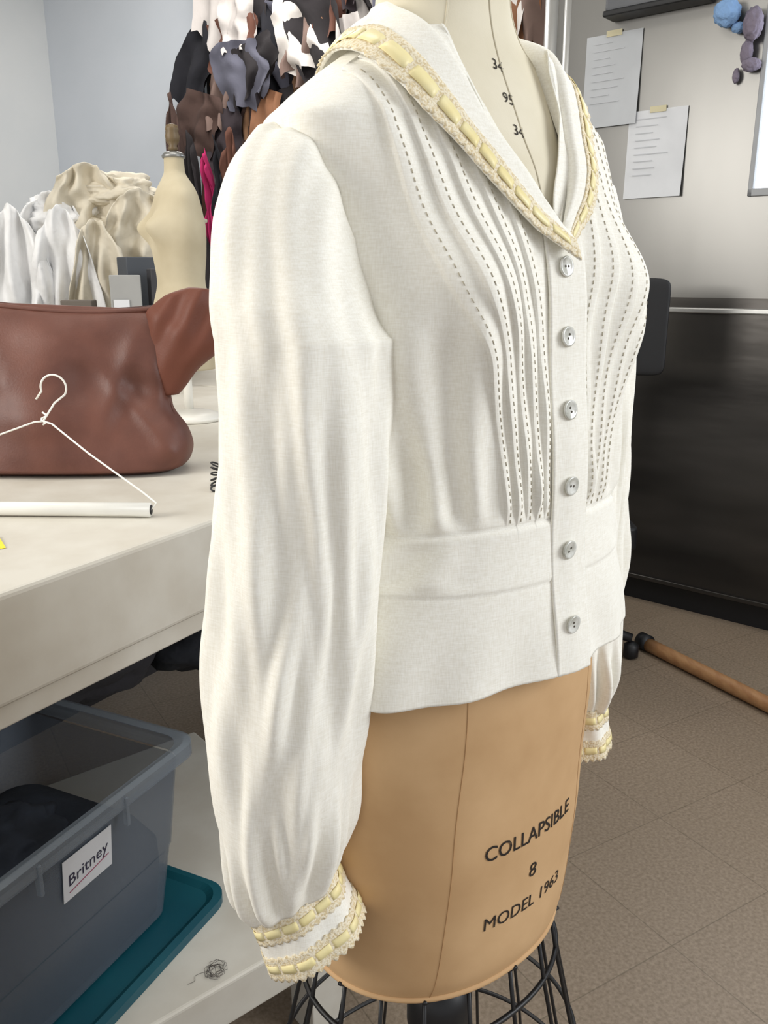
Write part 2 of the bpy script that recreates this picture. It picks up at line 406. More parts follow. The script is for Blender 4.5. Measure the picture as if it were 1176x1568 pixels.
# sleeves
def sleeve(side):
    nm='right' if side>0 else 'left'
    rings=[]; NR=44
    for k in range(NR):
        t=1-(1-k/(NR-1))**1.3; al=math.radians(70*(1-t))
        if side>0:
            piv=(0.113,1.258); L=float(herm(70*(1-t),[0,20,45,60,70],[.110,.1125,.1275,.142,.149]))
            r2=float(herm(t,[0,.3,1],[.048,.052,.056])); bc=float(herm(t,[0,.5,1],[-.006,.010,.027]))
        else:
            piv=(0.116,1.262); L=float(herm(70*(1-t),[0,20,45,60,70],[.108,.112,.122,.130,.138]))
            r2=float(herm(t,[0,.3,1],[.046,.047,.046])); bc=float(herm(t,[0,.5,1],[-.004,-.008,-.006]))
        rings.append((piv[0]+L/2*math.cos(al),bc,piv[1]+L/2*math.sin(al),math.cos(al),math.sin(al),L/2,r2,0,t))
    if side>0:
        Z=[.821,.843,.870,.905,.975,1.08,1.18,1.258]
        SA=[.191,.192,.1920,.192,.190,.182,.173,.168]; SB=[.019,.019,.020,.021,.022,.027,.028,.027]
        S1=[.034,.042,.0480,.052,.0565,.0575,.0560,.055]; S2=[.036,.042,.047,.050,.0560,.0570,.057,.056]
        TL=[.55,.45,.3,.15,.03,0,0,0]
    else:
        Z=[.854,.872,.895,.93,.985,1.08,1.18,1.262]
        SA=[.190,.189,.187,.185,.184,.183,.178,.170]; SB=[.014,.012,.009,.004,.0,-.003,-.005,-.006]
        S1=[.024,.030,.036,.041,.045,.047,.049,.054]; S2=[.026,.031,.036,.040,.044,.046,.046,.046]
        TL=[.1,.1,.05,0,0,0,0,0]
    z1=Z[-1]
    for z in np.arange(z1-.003,Z[0],-0.003):
        rings.append((float(herm(z,Z,SA)),float(herm(z,Z,SB)),float(z),1,0,float(herm(z,Z,S1)),float(herm(z,Z,S2)),float(herm(z,Z,TL)),1))
    nps=240; psi=np.linspace(0,2*math.pi,nps,endpoint=False)
    creases=[
        (1.10,-2.2,1.15,.09,.075,.0052),(1.50,-1.6,1.12,.09,.085,.0050),(1.72,1.4,1.03,.10,.09,.0040),
        (.85,1.6,1.03,.10,.06,.0050),(.55,-.9,1.12,.13,.13,.0040),(1.15,.9,.97,.10,.055,.0048),
        (.2,.4,1.02,.2,.12,.004),(2.1,0,1.12,.12,.14,.005),(-.3,0.5,1.1,.2,.12,.005),
        (1.28,.6,.900,.08,.036,.0060),(.88,-.5,.890,.08,.036,.0060),(.5,.2,.91,.10,.045,.0055),(1.7,0,.905,.10,.04,.0055),
        (.95,-1.0,1.18,.09,.05,.0026),(1.3,.8,1.07,.08,.05,.0030),(.35,-1.2,1.17,.12,.07,.0028),
        (1.30,-2.0,1.14,.08,.07,-.0032),(1.0,1.3,1.02,.08,.05,-.0028),(.68,-.6,1.10,.10,.10,-.003)]
    V=[]
    for (a,b,z,ea,ez,r1,r2,tl,tg) in rings:
        rr=np.zeros(nps)
        mlt=float(sst(.35,1,tg)) if tg<1 else 1.0
        for (p0,sl,z0,sp,sz,am) in creases:
            dp=(psi-(p0+sl*(z-z0))+math.pi)%(2*math.pi)-math.pi
            rr+=am*np.exp(-(dp/sp)**2)*math.exp(-((z-z0)/sz)**2)*mlt
        g=float(1-sst(Z[0]+.02,Z[0]+.11,z)) if tg>=1 else 0
        rr+=g*0.0045*np.sin(psi*13+0.7*np.sin(psi*3))*(float(sst(Z[0]-.003,Z[0]+.02,z))*0.85+.15)
        rr+=0.0024*np.sin(psi*5+z*22)+0.0012*np.sin(psi*9-z*31)+.0008*np.sin(psi*15+z*45)
        if tg<1:
            env=np.exp(-(((psi+math.pi)%(2*math.pi)-math.pi)/1.1)**2)
            rr+=0.0034*np.sin(psi*9+.8)*math.sin(math.pi*min(1,tg*1.2))*env
            rr+=0.0045*float(sst(0,0.06,tg))*(1-.5*float(sst(.2,1,tg)))
            rr-=0.007*np.exp(-((psi-.75)/.30)**2)*math.sin(math.pi*min(1,tg*1.2))
        else: rr+=0.00225
        d1=(r1+rr)*np.cos(psi); d2=(r2+rr)*np.sin(psi)
        A_=a+d1*ea; B_=b+d2; Z_=z+d1*ez
        P=W(side*A_,B_,Z_)
        if tl: P[:,2]+=tl*(P[:,0]-W(side*a,b,z)[0])
        V.append(P)
    V=np.concatenate(V,0)
    o=mesh('sleeve_'+nm,V,grid_faces(nps,len(rings),True,flip=side<0),M_cloth,blouse); solid(o,0.0010,-1)
    a0,b0,z0=SA[0],SB[0],Z[0]+0.001
    h=0.046 if side>0 else 0.050; tl=TL[0]; R0=.0365 if side>0 else .026
    sh=np.array([0.018,0.0]) if side>0 else np.array([0.004,-0.002])
    def cf(u,s,off):
        u=np.asarray(u,float); s=np.asarray(s,float)
        w=u*2*math.pi; r=R0+0.0035*s+off+0.0009*np.sin(w*4)+0.0012*np.sin(w*7+s*2)
        c0=W(side*a0,b0,z0)
        P=np.zeros(w.shape+(3,))
        la=(r*0.98)*np.cos(w); lb=(r*1.02)*np.sin(w)
        Qq=W(side*(a0+la),b0+lb,z0)-c0
        P[...,0]=c0[0]+Qq[...,0]+sh[0]*s; P[...,1]=c0[1]+Qq[...,1]+sh[1]*s
        P[...,2]=c0[2]-h*s+tl*Qq[...,0]
        return P
    nu,nv=140,14; us=np.linspace(0,1,nu)
    V=np.concatenate([cf(us,np.full(nu,s),np.zeros(nu)) for s in np.linspace(-0.03,0.97,nv)],0)
    o=mesh('cuff_'+nm,V,grid_faces(nu,nv,flip=side>0),M_cloth,blouse); solid(o,0.002,0)
    Lc=2*math.pi*(R0+.002)
    trim('cuff_trim_upper_'+nm,cf,Lc,-0.02,0.34,0.09,0.24,scal=0.05,both=True)
    trim('cuff_trim_lower_'+nm,cf,Lc,0.66,1.02,0.76,0.91,scal=0.08,both=True)
sleeve(1); sleeve(-1)

# ---- form torso
ZB=.688
FZ=[ZB,ZB+.02,.765,.84,.92,1.00,1.06,1.12,1.18,1.24,1.30,1.334,1.37,1.40,1.415,1.435,1.455,1.475,1.50,1.56,1.62]
FA=[.132,.138,.144,.149,.150,.141,.126,.120,.126,.134,.140,.140,.142,.140,.128,.108,.084,.062,.052,.049,.052]
FF=[.106,.112,.118,.122,.122,.116,.103,.098,.104,.105,.099,.093,.082,.066,.060,.054,.050,.048,.047,.046,.050]
FB=[.108,.114,.124,.130,.126,.112,.100,.094,.097,.100,.100,.097,.090,.080,.075,.069,.064,.058,.052,.050,.052]
def WF(a,b,z):
    z=np.asarray(z,float); lo=1-sst(.85,1.03,z); hi=sst(1.40,1.50,z)
    return W(np.asarray(a)+.006*lo,np.asarray(b)-.006*lo-.018*hi,z)
def form_b(a,z):
    A=herm(z,FZ,FA); B=herm(z,FZ,FF); t=np.clip(np.abs(a)/A,0,.999)
    return B*(1-t**2.15)**(1/2.15)+bust(a,z,0.02)
def form_part(name,z0,z1,m):
    nu=120; nv=int((z1-z0)/0.004)+2; N2=2.15
    z=np.linspace(z0,z1,nv)[:,None]*np.ones((1,nu)); ph=np.linspace(0,2*math.pi,nu,endpoint=False)[None,:]*np.ones((nv,1))
    A=herm(z,FZ,FA); s=np.sin(ph); c=np.cos(ph); B=np.where(c>0,herm(z,FZ,FF),herm(z,FZ,FB))
    a=A*np.sign(s)*np.abs(s)**(2/N2); b=B*np.sign(c)*np.abs(c)**(2/N2)+bust(a,z,0.02)*sst(-.1,.35,c)
    V=WF(a,b,z).reshape(-1,3); Fc=grid_faces(nu,nv,True,flip=True)
    Fc.append(tuple(range(nu))); Fc.append(tuple(reversed([(nv-1)*nu+k for k in range(nu)])))
    return mesh(name,V,Fc,m,dress_form)
form_part('hip_section',ZB,1.005,M_tan)
form_part('torso_section',1.0055,1.62,M_canvas)
def ring_pts(z,off,n=90,prof=(FA,FF,FB)):
    P=[]
    for k in range(n):
        ph=2*math.pi*k/n; s=math.sin(ph); c=math.cos(ph)
        A=float(herm(z,FZ,prof[0]))+off; B=float(herm(z,FZ,prof[1] if c>0 else prof[2]))+off
        P.append(WF(A*np.sign(s)*abs(s)**(2/2.15),B*np.sign(c)*abs(c)**(2/2.15),z))
    return P
tube('joint_gap',ring_pts(.998,0.0008),0.003,M_black,dress_form,closed=True)
tube('bottom_rim',ring_pts(ZB+.002,0.0),0.003,M_tan,dress_form,closed=True)
M_seamtan=mat('seam_tan',(178,140,98),0.8)
for a0,a1 in ((.085,.075),(-.085,-.075)):
    P=[WF(a0+(a1-a0)*t,float(form_b(a0+(a1-a0)*t,ZB+.003+(.993-ZB)*t))+0.0000,ZB+.003+(.993-ZB)*t) for t in np.linspace(0,1,40)]
    tube('hip_seam',P,0.0005,M_seamtan,dress_form,res=6)
P=[WF(0,float(form_b(0,z))+0.0002,z) for z in np.linspace(1.30,1.60,40)]
tube('centre_front_seam',P,0.0007,M_seam,dress_form,res=6)
for sd in (1,-1):
    P=[]
    for z in np.linspace(1.30,1.60,50):
        A=float(herm(z,FZ,FA)); a=sd*min(0.052,A*0.62); P.append(WF(a,float(form_b(a,z))+0.0002,z))
    tube('princess_seam',P,0.0007,M_seam,dress_form,res=6)
tube('neck_seam',[p+np.array([0,0,0.018*math.cos(2*math.pi*k/90+math.pi)]) for k,p in enumerate(ring_pts(1.478,0.0012))],0.0009,M_seam,dress_form,closed=True,res=6)
def wrap_text(txt,size,zc,ac=0.0,rot=0.0,name='stencil',sx=1.0,bold=0.0):
    v,f=text_mesh(txt,size,bold); V=[]
    for x,y,_ in v:
        x*=sx
        xr=x*math.cos(rot)-y*math.sin(rot); yr=x*math.sin(rot)+y*math.cos(rot)
        a=ac-xr; z=zc+yr; V.append(WF(a,float(form_b(a,z))+0.0006,z))
    mesh(name,V,f,M_ink,dress_form,False)
wrap_text('COLLAPSIBLE',.0200,.838,ac=-.002,name='stencil_collapsible',sx=0.94,bold=.006)
wrap_text('8',.021,.799,ac=-.004,name='stencil_size')
wrap_text('MODEL 1963',.0190,.764,ac=-.002,name='stencil_model',sx=0.96)
for z_,t_ in ((1.447,'34'),(1.423,'95'),(1.400,'34')):
    wrap_text(t_,.011,z_,ac=0.004,rot=math.radians(-12),name='neck_stencil')
for z,off in ((.640,.004),(.52,.03),(.41,.055),(.30,.075)):
    P=[np.array(p)*1 for p in ring_pts(.69,off)]
    for p in P: p[2]=z
    tube('cage_hoop',P,0.0026,M_black,dress_form,closed=True,res=8)
N=18
RP=[[q for q in ring_pts(.69,off,n=N)] for off in (-.004,.004,.03,.055,.075)]
for k in range(N):
    P=[]
    for r_,z in zip(RP,(.689,.640,.52,.41,.30)):
        p=np.array(r_[k]); p[2]=z; P.append(p)
    tube('cage_rib',P,0.0020,M_black,dress_form,res=8)
    q=np.array(RP[1][k]); c_=np.array([C[0],C[1],.60]); c_[2]=0.58
    if k%2==0: tube('cage_spoke',[q,q*0.5+c_*0.5+np.array([0,0,-.004]),c_],0.002,M_black,dress_form,res=6)
lathe('pole',[(.019,.10),(.019,.68)],C,M_black,dress_form)
lathe('pole_collar',[(.03,.53),(.034,.545),(.034,.58),(.022,.60)],C,M_black,dress_form)
lathe('base_hub',[(.06,.05),(.07,.07),(.05,.11),(.025,.14)],C,M_black,dress_form)
for k in range(4):
    w=k*math.pi/2+.4; d=np.array([math.cos(w),math.sin(w)])
    tube('base_leg',[(*(C+d*.03),.09),(*(C+d*.15),.085),(*(C+d*.27),.05)],.015,M_black,dress_form,radii=[.02,.016,.012])
    lathe('caster',[(.012,.0),(.022,.006),(.022,.04),(.01,.05)],C+d*.27,M_black2,dress_form,n=16)

# ------------------------------------------------------------------ room
D1=np.array([.512,.859]); D2=np.array([-.859,.512])
A0=np.array([-.2845,1.30])
CR=np.array([-2.14,6.0]); WB=np.array([.859,-.512]); WR=np.array([.765,-.644]); Q0=np.array([1.0025,3.325])
def Q(s): return Q0+WR*s
mesh('floor',[(-7,-4,0),(7,-4,0),(7,9,0),(-7,9,0)],[(0,1,2,3)],M_floor,None,False)
mesh('ceiling',[(-7,-1.5,3.3),(7,-1.5,3.3),(7,9,3.3),(-7,9,3.3)],[(3,2,1,0)],M_ceil,None,False)
obox('wall_left',CR,-D1,8.0,-WB,.1,0,3.3,M_wall)
obox('wall_back',CR-WB*.1,WB,3.775+.6,D1,.1,0,3.3,M_wallb)
QL=Q(-.5)
obox('wall_side',QL,np.array([.644,.765]),.62,np.array([.765,-.644]),.05,0,3.3,M_wall)
wn=np.array([.644,.765])
wr=empty('wall_right',(Q(1)[0],Q(1)[1],0))
def rw(name,s0,s1,z0,z1,m,d0=0.0,d1=.06,bev=0):
    return obox(name,Q(s0)+wn*d0,WR,s1-s0,wn,d1-d0,z0,z1,m,wr,bev)
rw('lower_panel_dark_reflection',-.45,4.0,.10,1.22,M_steel_refl)  # lower steel coloured dark in place of its dark reflection
rw('kick_plate',-.45,4.0,0,.10,M_black2,.03,.06)
rw('upper_panel',-.45,.33,1.22,3.3,M_steel)
rw('upper_panel_b',.33,1.3,1.22,1.56,M_steel)
rw('upper_panel_c',.33,1.3,2.6,3.3,M_steel)
rw('upper_panel_d',1.3,4.0,1.22,3.3,M_steel)
rw('highlight_streak',.02,4.0,1.165,1.185,M_post_streak,-.012,.0,.005)  # added bright bar standing in for a blurry highlight on the steel
rw('base_strip',-.45,4.0,.10,.118,M_steel_refl,-.012,0,.004)
for s,r in ((-.475,.035),(-.405,.025),(-.352,.014)):
    p=Q(s)+wn*.02; lathe('corner_post',[(r,0),(r,3.3)],p,M_post_streak,wr,n=24)
win=empty('window_1',(*Q(.8),2.0))
M_pane=mat('daylight_pane',(235,242,250),0.2,emis=(235,243,255),estr=3.0)
o=obox('pane',Q(.345)+wn*.01,WR,.94,wn,.01,1.58,2.58,M_pane,win)
M_wf=mat('window_frame',(150,152,154),.5)
for (s0,s1,z0,z1) in ((.33,.347,1.56,2.6),(1.28,1.3,1.56,2.6),(.33,1.3,1.56,1.585),(.33,1.3,2.575,2.6),(.80,.82,1.58,2.58)):
    obox('frame',Q(s0)-wn*.012,WR,s1-s0,wn,.05,z0,z1,M_wf,win,.003)
M_print=mat('faint_print',(184,186,190),.8)
def wall_card(name,s0,s1,z0,z1,m,skew=0.0,tape=True):
    e=empty(name,(*Q((s0+s1)/2),(z0+z1)/2)); V=[]
    for j in range(9):
        for i in range(9):
            s=s0+(s1-s0)*i/8; z=z0+(z1-z0)*j/8; cur=.006+.012*(1-j/8)**2*(.4+.6*i/8)
            p=Q(s+skew*(j/8))-wn*cur; V.append((p[0],p[1],z))
    mesh('sheet',V,grid_faces(9,9),m,e)
    if tape:
        sm=(s0+s1)/2+skew; p=Q(sm-.03)-wn*.010
        obox('tape',p,WR,.06,wn,.004,z1-.010,z1+.010,M_tape,e)
    rr=random.Random(int(z0*100))
    for k in range(9):
        z=z1-.03-(z1-z0)*.08*k; p=Q(s0+.03)-wn*(.0075+.012*(1-(z-z0)/(z1-z0))**2)
        obox('print_line',p,WR,(s1-s0)*rr.uniform(.3,.65),wn,.0004,z,z+.003,M_print,e)
wall_card('paper_sheet',-.315,-.095,1.835,2.15,mat('paper_grey',(180,183,186),.8))
wall_card('paper_sheet.001',-.125,.095,1.575,1.875,M_paper)
tr=empty('magnetic_tray',(*Q(-.04),2.25))
obox('body',Q(-.21)-wn*.09,WR,.36,wn,.085,2.20,2.36,mat('grey_tray',(92,94,98),.4),tr,.012)
obox('lip',Q(-.215)-wn*.095,WR,.37,wn,.09,2.185,2.205,M_black2,tr,.006)
toy=empty('plush_toys',(*Q(.27),2.1))
M_blue=mat('blue_plush',(126,160,202),.95,bump=1,bscale=90,bdist=.004); M_lav=mat('mauve_plush',(120,112,126),.95,bump=1,bscale=90,bdist=.004)
def ball(name,c,r,m,parent,amp=.04,sc=(1,1,1),seed=0,sub_=4,freq=3.0):
    bm=bmesh.new(); bmesh.ops.create_icosphere(bm,subdivisions=sub_,radius=1)
    for v in bm.verts:
        n=noise.noise(v.co*freq+Vector((seed,seed*2.3,0))); n2=noise.noise(v.co*freq*2.7+Vector((seed,0,5)))
        v.co=v.co*(1+amp*n*2+amp*n2)
        v.co=Vector((c[0]+v.co.x*r*sc[0],c[1]+v.co.y*r*sc[1],c[2]+v.co.z*r*sc[2]))
    me=bpy.data.meshes.new(name); bm.to_mesh(me); bm.free(); me.materials.append(m)
    me.polygons.foreach_set('use_smooth',[True]*len(me.polygons))
    o=bpy.data.objects.new(name,me); link_child(o,parent)
    return o
for (s,z,r,m,k,sc3) in ((.215,2.135,.042,M_blue,1,(1,1,1)),(.25,2.09,.022,M_blue,2,(1,1,.8)),(.30,2.09,.034,M_lav,3,(.9,1,1.5)),(.285,2.01,.024,M_lav,4,(.8,1,1.6)),(.305,1.97,.026,M_lav,5,(1.2,1,.8)),(.255,1.945,.014,M_lav,6,(.8,1,1.7))):
    p=Q(s)-wn*(r+.006); ball('plush_part',(p[0],p[1],z),r,m,toy,.08,sc3,seed=k)

p0=np.array([.945,2.80]); p1=np.array([1.30,2.14]); rp_=empty('wooden_floor_pole',(*((p0+p1)/2),.03))
tube('rod',[(*(p0+(p1-p0)*t),.026) for t in np.linspace(0,1,12)],.024,M_wood,rp_,res=20)
tube('end_cap',[(*(p0-(p1-p0)*.05),.030),(*(p0+(p1-p0)*.005),.030)],.0295,M_black2,rp_,res=20)

ch=empty('office_chair',(.68,2.82,0)); cc=np.array([.67,2.84])
def rbox(name,cx,cy,w,d,z0,z1,m,parent,curve=0.0,ang=0.0):
    bm=bmesh.new(); bmesh.ops.create_cube(bm,size=1)
    bmesh.ops.subdivide_edges(bm,edges=bm.edges[:],cuts=6,use_grid_fill=True)
    for v in bm.verts:
        x=v.co.x*w; y=v.co.y*d+curve*(v.co.x*2)**2; z=z0+(v.co.z+.5)*(z1-z0)
        xr=x*math.cos(ang)-y*math.sin(ang); yr=x*math.sin(ang)+y*math.cos(ang)
        v.co=Vector((cx+xr,cy+yr,z))
    me=bpy.data.meshes.new(name); bm.to_mesh(me); bm.free(); me.materials.append(m)
    me.polygons.foreach_set('use_smooth',[True]*len(me.polygons))
    o=bpy.data.objects.new(name,me); link_child(o,parent)
    subsurf(o,2); return o
rbox('backrest',cc[0]+.045,cc[1]+.12,.46,.06,.97,1.29,M_black2,ch,-.05)
rbox('seat',cc[0]-.03,cc[1]-.04,.36,.40,.44,.52,M_black2,ch)
lathe('gas_post',[(.03,.08),(.03,.25),(.02,.25),(.02,.45)],cc,M_black,ch,n=16)
tube('back_support',[(cc[0],cc[1],.46),(cc[0],cc[1]+.18,.48),(cc[0],cc[1]+.16,1.0)],.02,M_black,ch)
for k in range(5):
    w=k*2*math.pi/5-.45; d=np.array([math.cos(w),math.sin(w)])
    tube('leg',[(*(cc+d*.02),.11),(*(cc+d*.22),.075)],.02,M_black2,ch,radii=[.025,.016])
    lathe('caster',[(.012,.0),(.026,.008),(.026,.05),(.01,.062)],cc+d*.22,M_black2,ch,n=16)

# ------------------------------------------------------------------ tables
tb=empty('cutting_table',(*(A0+D2*1.1),0))
TT=.92
def tp(al,dp): return A0+D1*al+D2*dp
obox('top',tp(-1.9,0),D1,3.20,D2,2.2,TT-.15,TT,M_table,tb,.008)
obox('apron',tp(-1.8,.012),D1,3.0,D2,.05,TT-.185,TT-.15,M_table,tb,.004)
for al in (-1.75,1.15):
    for dp in (.25,2.05):
        obox('leg',tp(al,dp),D1,.09,D2,.09,0,TT-.15,M_table,tb,.005)
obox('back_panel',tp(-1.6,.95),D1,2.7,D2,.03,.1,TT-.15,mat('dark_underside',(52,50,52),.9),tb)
t2=empty('cutting_table.001',(*tp(1.7,1.4),0))
obox('top',tp(1.31,.55),D1,.80,D2,1.65,TT-.06,TT,M_table,t2,.006)
for al in (1.36,2.0):
    for dp in (.6,2.1): obox('leg',tp(al,dp),D1,.06,D2,.06,0,TT-.06,M_table,t2,.004)
sh=empty('low_shelf',(-.35,1.1,0)); E0=np.array([-.1907,1.082]); ED=np.array([.770,.638]); EP=np.array([-.638,.770])
obox('board',E0-ED*1.1,ED,1.35,EP,.70,.19,.27,M_table,sh,.006)
for k in (-1.0,.12):
    for q in (.04,.6): obox('foot',E0+ED*k+EP*q,ED,.07,EP,.07,0,.19,M_table,sh,.003)

# storage bin
dL=np.array([-.424,-.906]); dS=np.array([-.906,.424]); B0=np.array([-.295,1.212])
lid=empty('storage_bin_lid',(-.45,1.05,.28))
def rrect(o,d1,l1,d2,l2,r,n=6):
    P=[]
    for (cx,cy,a0) in ((r,r,math.pi),(l1-r,r,1.5*math.pi),(l1-r,l2-r,0),(r,l2-r,.5*math.pi)):
        for k in range(n+1):
            w=a0+k/n*math.pi/2; P.append(np.array(o)+np.array(d1)*(cx+r*math.cos(w))+np.array(d2)*(cy+r*math.sin(w)))
    return P
def loops(name,L,m,parent,cap0=True,cap1=True,smooth=False):
    V=[];n=len(L[0][0])
    for P,z in L:
        for p in P: V.append((p[0],p[1],z))
    Fc=grid_faces(n,len(L),True)
    if cap0: Fc.append(tuple(reversed(range(n))))
    if cap1: Fc.append(tuple((len(L)-1)*n+k for k in range(n)))
    return mesh(name,V,Fc,m,parent,smooth)
lo=np.array([-.262,1.232])
loops('rim',[(rrect(lo,dL,.62,dS,.42,.04),.2705),(rrect(lo,dL,.62,dS,.42,.04),.286),(rrect(lo+dL*.012+dS*.012,dL,.596,dS,.396,.035),.288),(rrect(lo+dL*.022+dS*.022,dL,.576,dS,.376,.03),.281)],M_teal,lid)
bn=empty('plastic_storage_bin',(-.6,1.05,.29))
BZ=.289; TZ=.588
def bl(ins,z,r=.035): return (rrect(B0+dL*ins+dS*ins,dL,.60-2*ins,dS,.40-2*ins,r),z)
o=loops('tub',[bl(.045,BZ),bl(.032,BZ+.12),bl(.030,BZ+.125),bl(.018,TZ-.03)],M_plast,bn,True,False); solid(o,.002,0)
o=loops('rim',[bl(.018,TZ-.025),bl(.007,TZ-.025),bl(.0,TZ-.020),bl(.0,TZ),bl(.008,TZ+.003),bl(.018,TZ)],M_plastrim,bn,False,False); solid(o,.002,0)
for q in (.17,.33):
    obox('latch',B0+dL*q-dS*.004,dL,.006,dS,.010,TZ-.050,TZ-.004,M_plastrim,bn,.002)
M_dk=mat('dark_cloth',(34,38,46),.95,col2=(52,58,70),nscale=9,bump=.6,bscale=20,bdist=.01)
loops('contents',[bl(.052,BZ+.006,.03),bl(.046,BZ+.09,.03),bl(.044,BZ+.13,.04),bl(.060,BZ+.165,.05),bl(.10,BZ+.18,.06),bl(.15,BZ+.172,.04)],M_dk,bn,True,True,True)
cen=B0+dL*.22+dS*.2
ball('contents_fold',(cen[0],cen[1],BZ+.175),.08,M_dk,bn,.14,(1.0,1.2,.55),3)
V=[]
for (s,z) in ((.0,.478),(.092,.478),(.092,.545),(.0,.545)):
    ins=.018+(TZ-.03-z)*.083
    p=B0+dL*(.282-s)+dS*(ins-.0035); V.append((p[0],p[1],z))
lbm=mesh('name_label',V,[(0,1,2,3)],M_paper,bn,False); solid(lbm,.0008,0)
tv,tf=text_mesh('Britney',.026,0.0); V=[]
for x,y,_ in tv:
    z=.512+y+x*.12; ins=.018+(TZ-.03-z)*.083
    p=B0+dL*(.236-x)+dS*(ins-.0046); V.append((p[0],p[1],z))
mesh('label_writing',V,tf,mat('pen_ink',(36,34,60),.6),bn,False)
P=[]
for t in np.linspace(0,1,10):
    z=.490+.012*t; ins=.018+(TZ-.03-z)*.083
    p=B0+dL*(.272-.075*t)+dS*(ins-.0046); P.append((p[0],p[1],z))
tube('label_underline',P,.0006,mat('pen_red',(150,60,90),.6),bn,res=5)
dkf=empty('fabric_bundle',(-.3,1.75,.3))
for k,(al,dp,z,r,c) in enumerate(((.48,.42,.50,.16,(30,32,38)),(.15,.62,.52,.19,(44,42,46)),(.45,.60,.62,.12,(86,84,90)),(.25,.66,.66,.11,(38,40,52)))):
    p=tp(al,dp); ball('cloth_fold',(p[0],p[1],z),r,mat('bundle_%d'%k,c,.95,bump=.6,bscale=14,bdist=.02),dkf,.12,(1.2,1.2,.72),k+11,4,2.2)
stg=empty('thread_tangle',(-.285,1.05,.272)); P=[]
rs=random.Random(3)
cx,cy=-.262,1.066
for k in range(70):
    w=k*.71; r=.005+.012*rs.random(); P.append((cx+r*math.cos(w)+.006*rs.random(),cy+r*1.3*math.sin(w),.2712+.004*rs.random()))
for k in range(10): P.append((cx-.004*k+.006*math.sin(k),cy+.01-.004*k,.2713))
tube('thread',P,.0003,mat('thread_brown',(74,66,60),.8),stg,res=5)

# ------------------------------------------------------------------ handbag
bag=empty('leather_handbag',(-.65,1.66,TT))
def bag_body():
    nz,nu=60,120; V=[]
    for j in range(nz):
        t=j/(nz-1); z=TT+.001+.325*t
        xr=float(herm(z,[.92,.935,.97,1.0,1.05,1.10,1.2,1.246],[-.430,-.400,-.388,-.394,-.425,-.432,-.425,-.445]))
        xl=-.93+.02*t; cx=(xl+xr)/2; hw=(xr-xl)/2
        hd=.085*(1-t)**.55+.014 if t>.02 else .07+.6*t
        for k in range(nu):
            w=2*math.pi*k/nu; cs=math.cos(w); sn=math.sin(w); e=.62
            x=cx+hw*math.copysign(abs(cs)**e,cs); y=hd*math.copysign(abs(sn)**e,sn)
            n1=noise.noise(Vector((x*7,z*6,1.3+math.copysign(1,sn)))); n2=noise.noise(Vector((x*16+z*9,z*13-x*5,4.0)))
            y+= (n1*.040+n2*.014)*math.sin(math.pi*min(1,max(0,t)))
            if sn<0:
                y-= .010*math.exp(-(((x+.52)-(z-1.08)*.35)/.020)**2)*math.sin(math.pi*t)
                y-= .008*math.exp(-(((x+.44)+(z-1.0)*.9)/.018)**2)*math.sin(math.pi*t)
                y-= .007*math.exp(-(((x+.72)+(z-1.1)*.7)/.024)**2)*math.sin(math.pi*t)
            zz=z + (.012*math.sin((x+.4)*9)-.004)*t**6
            V.append((x,1.69+y+.03*t,zz))
    Fc=grid_faces(nu,nz,True); Fc.append(tuple(reversed(range(nu)))); Fc.append(tuple((nz-1)*nu+k for k in range(nu)))
    return mesh('body',V,Fc,M_leather,bag)
bag_body()
def wing():
    nz,nu=44,80; V=[]
    for j in range(nz):
        t=j/(nz-1); z=1.075+.20*t
        x1=float(herm(t,[0,.2,.5,.85,1],[-.410,-.370,-.315,-.300,-.335])); x0=float(herm(t,[0,.3,.75,.92,1],[-.45,-.46,-.465,-.43,-.38]))
        hw=(x1-x0)/2; cx=(x0+x1)/2; hd=.022+.020*math.sin(math.pi*t)
        for k in range(nu):
            w=2*math.pi*k/nu; x=cx+hw*math.cos(w); y=hd*math.sin(w)
            y+=.006*math.sin((x+.4)*110-z*60)*t+.008*noise.noise(Vector((x*20,z*14,2)))
            V.append((x,1.70+y,z+.010*noise.noise(Vector((x*20,z*20,7)))))
    Fc=grid_faces(nu,nz,True); Fc.append(tuple(reversed(range(nu)))); Fc.append(tuple((nz-1)*nu+k for k in range(nu)))
    mesh('side_wing',V,Fc,mat('brown_leather_light',(106,62,48),.55,bump=.5,bscale=260,bdist=.0008,spec=.3),bag)
wing()
P=[(x,1.69+.03-.016,1.246-.004+ .012*math.sin((x+.4)*9)) for x in np.linspace(-.92,-.45,40)]
tube('top_edge_roll',P,.005,M_leather,bag,res=8)
tube('top_zipper',[(p[0],p[1]+.012,p[2]+.004) for p in P],.003,M_leatherd,bag,res=6)
def handle(y0,xa,xb,h):
    P=[]
    for t in np.linspace(0,1,30):
        w=math.pi*t; P.append((xa+(xb-xa)*t,y0+.12*math.sin(w),1.235+h*math.sin(w)**.7))
    tube('handle',P,.009,M_leather,bag,res=10)
handle(1.74,-.99,-.78,.03)

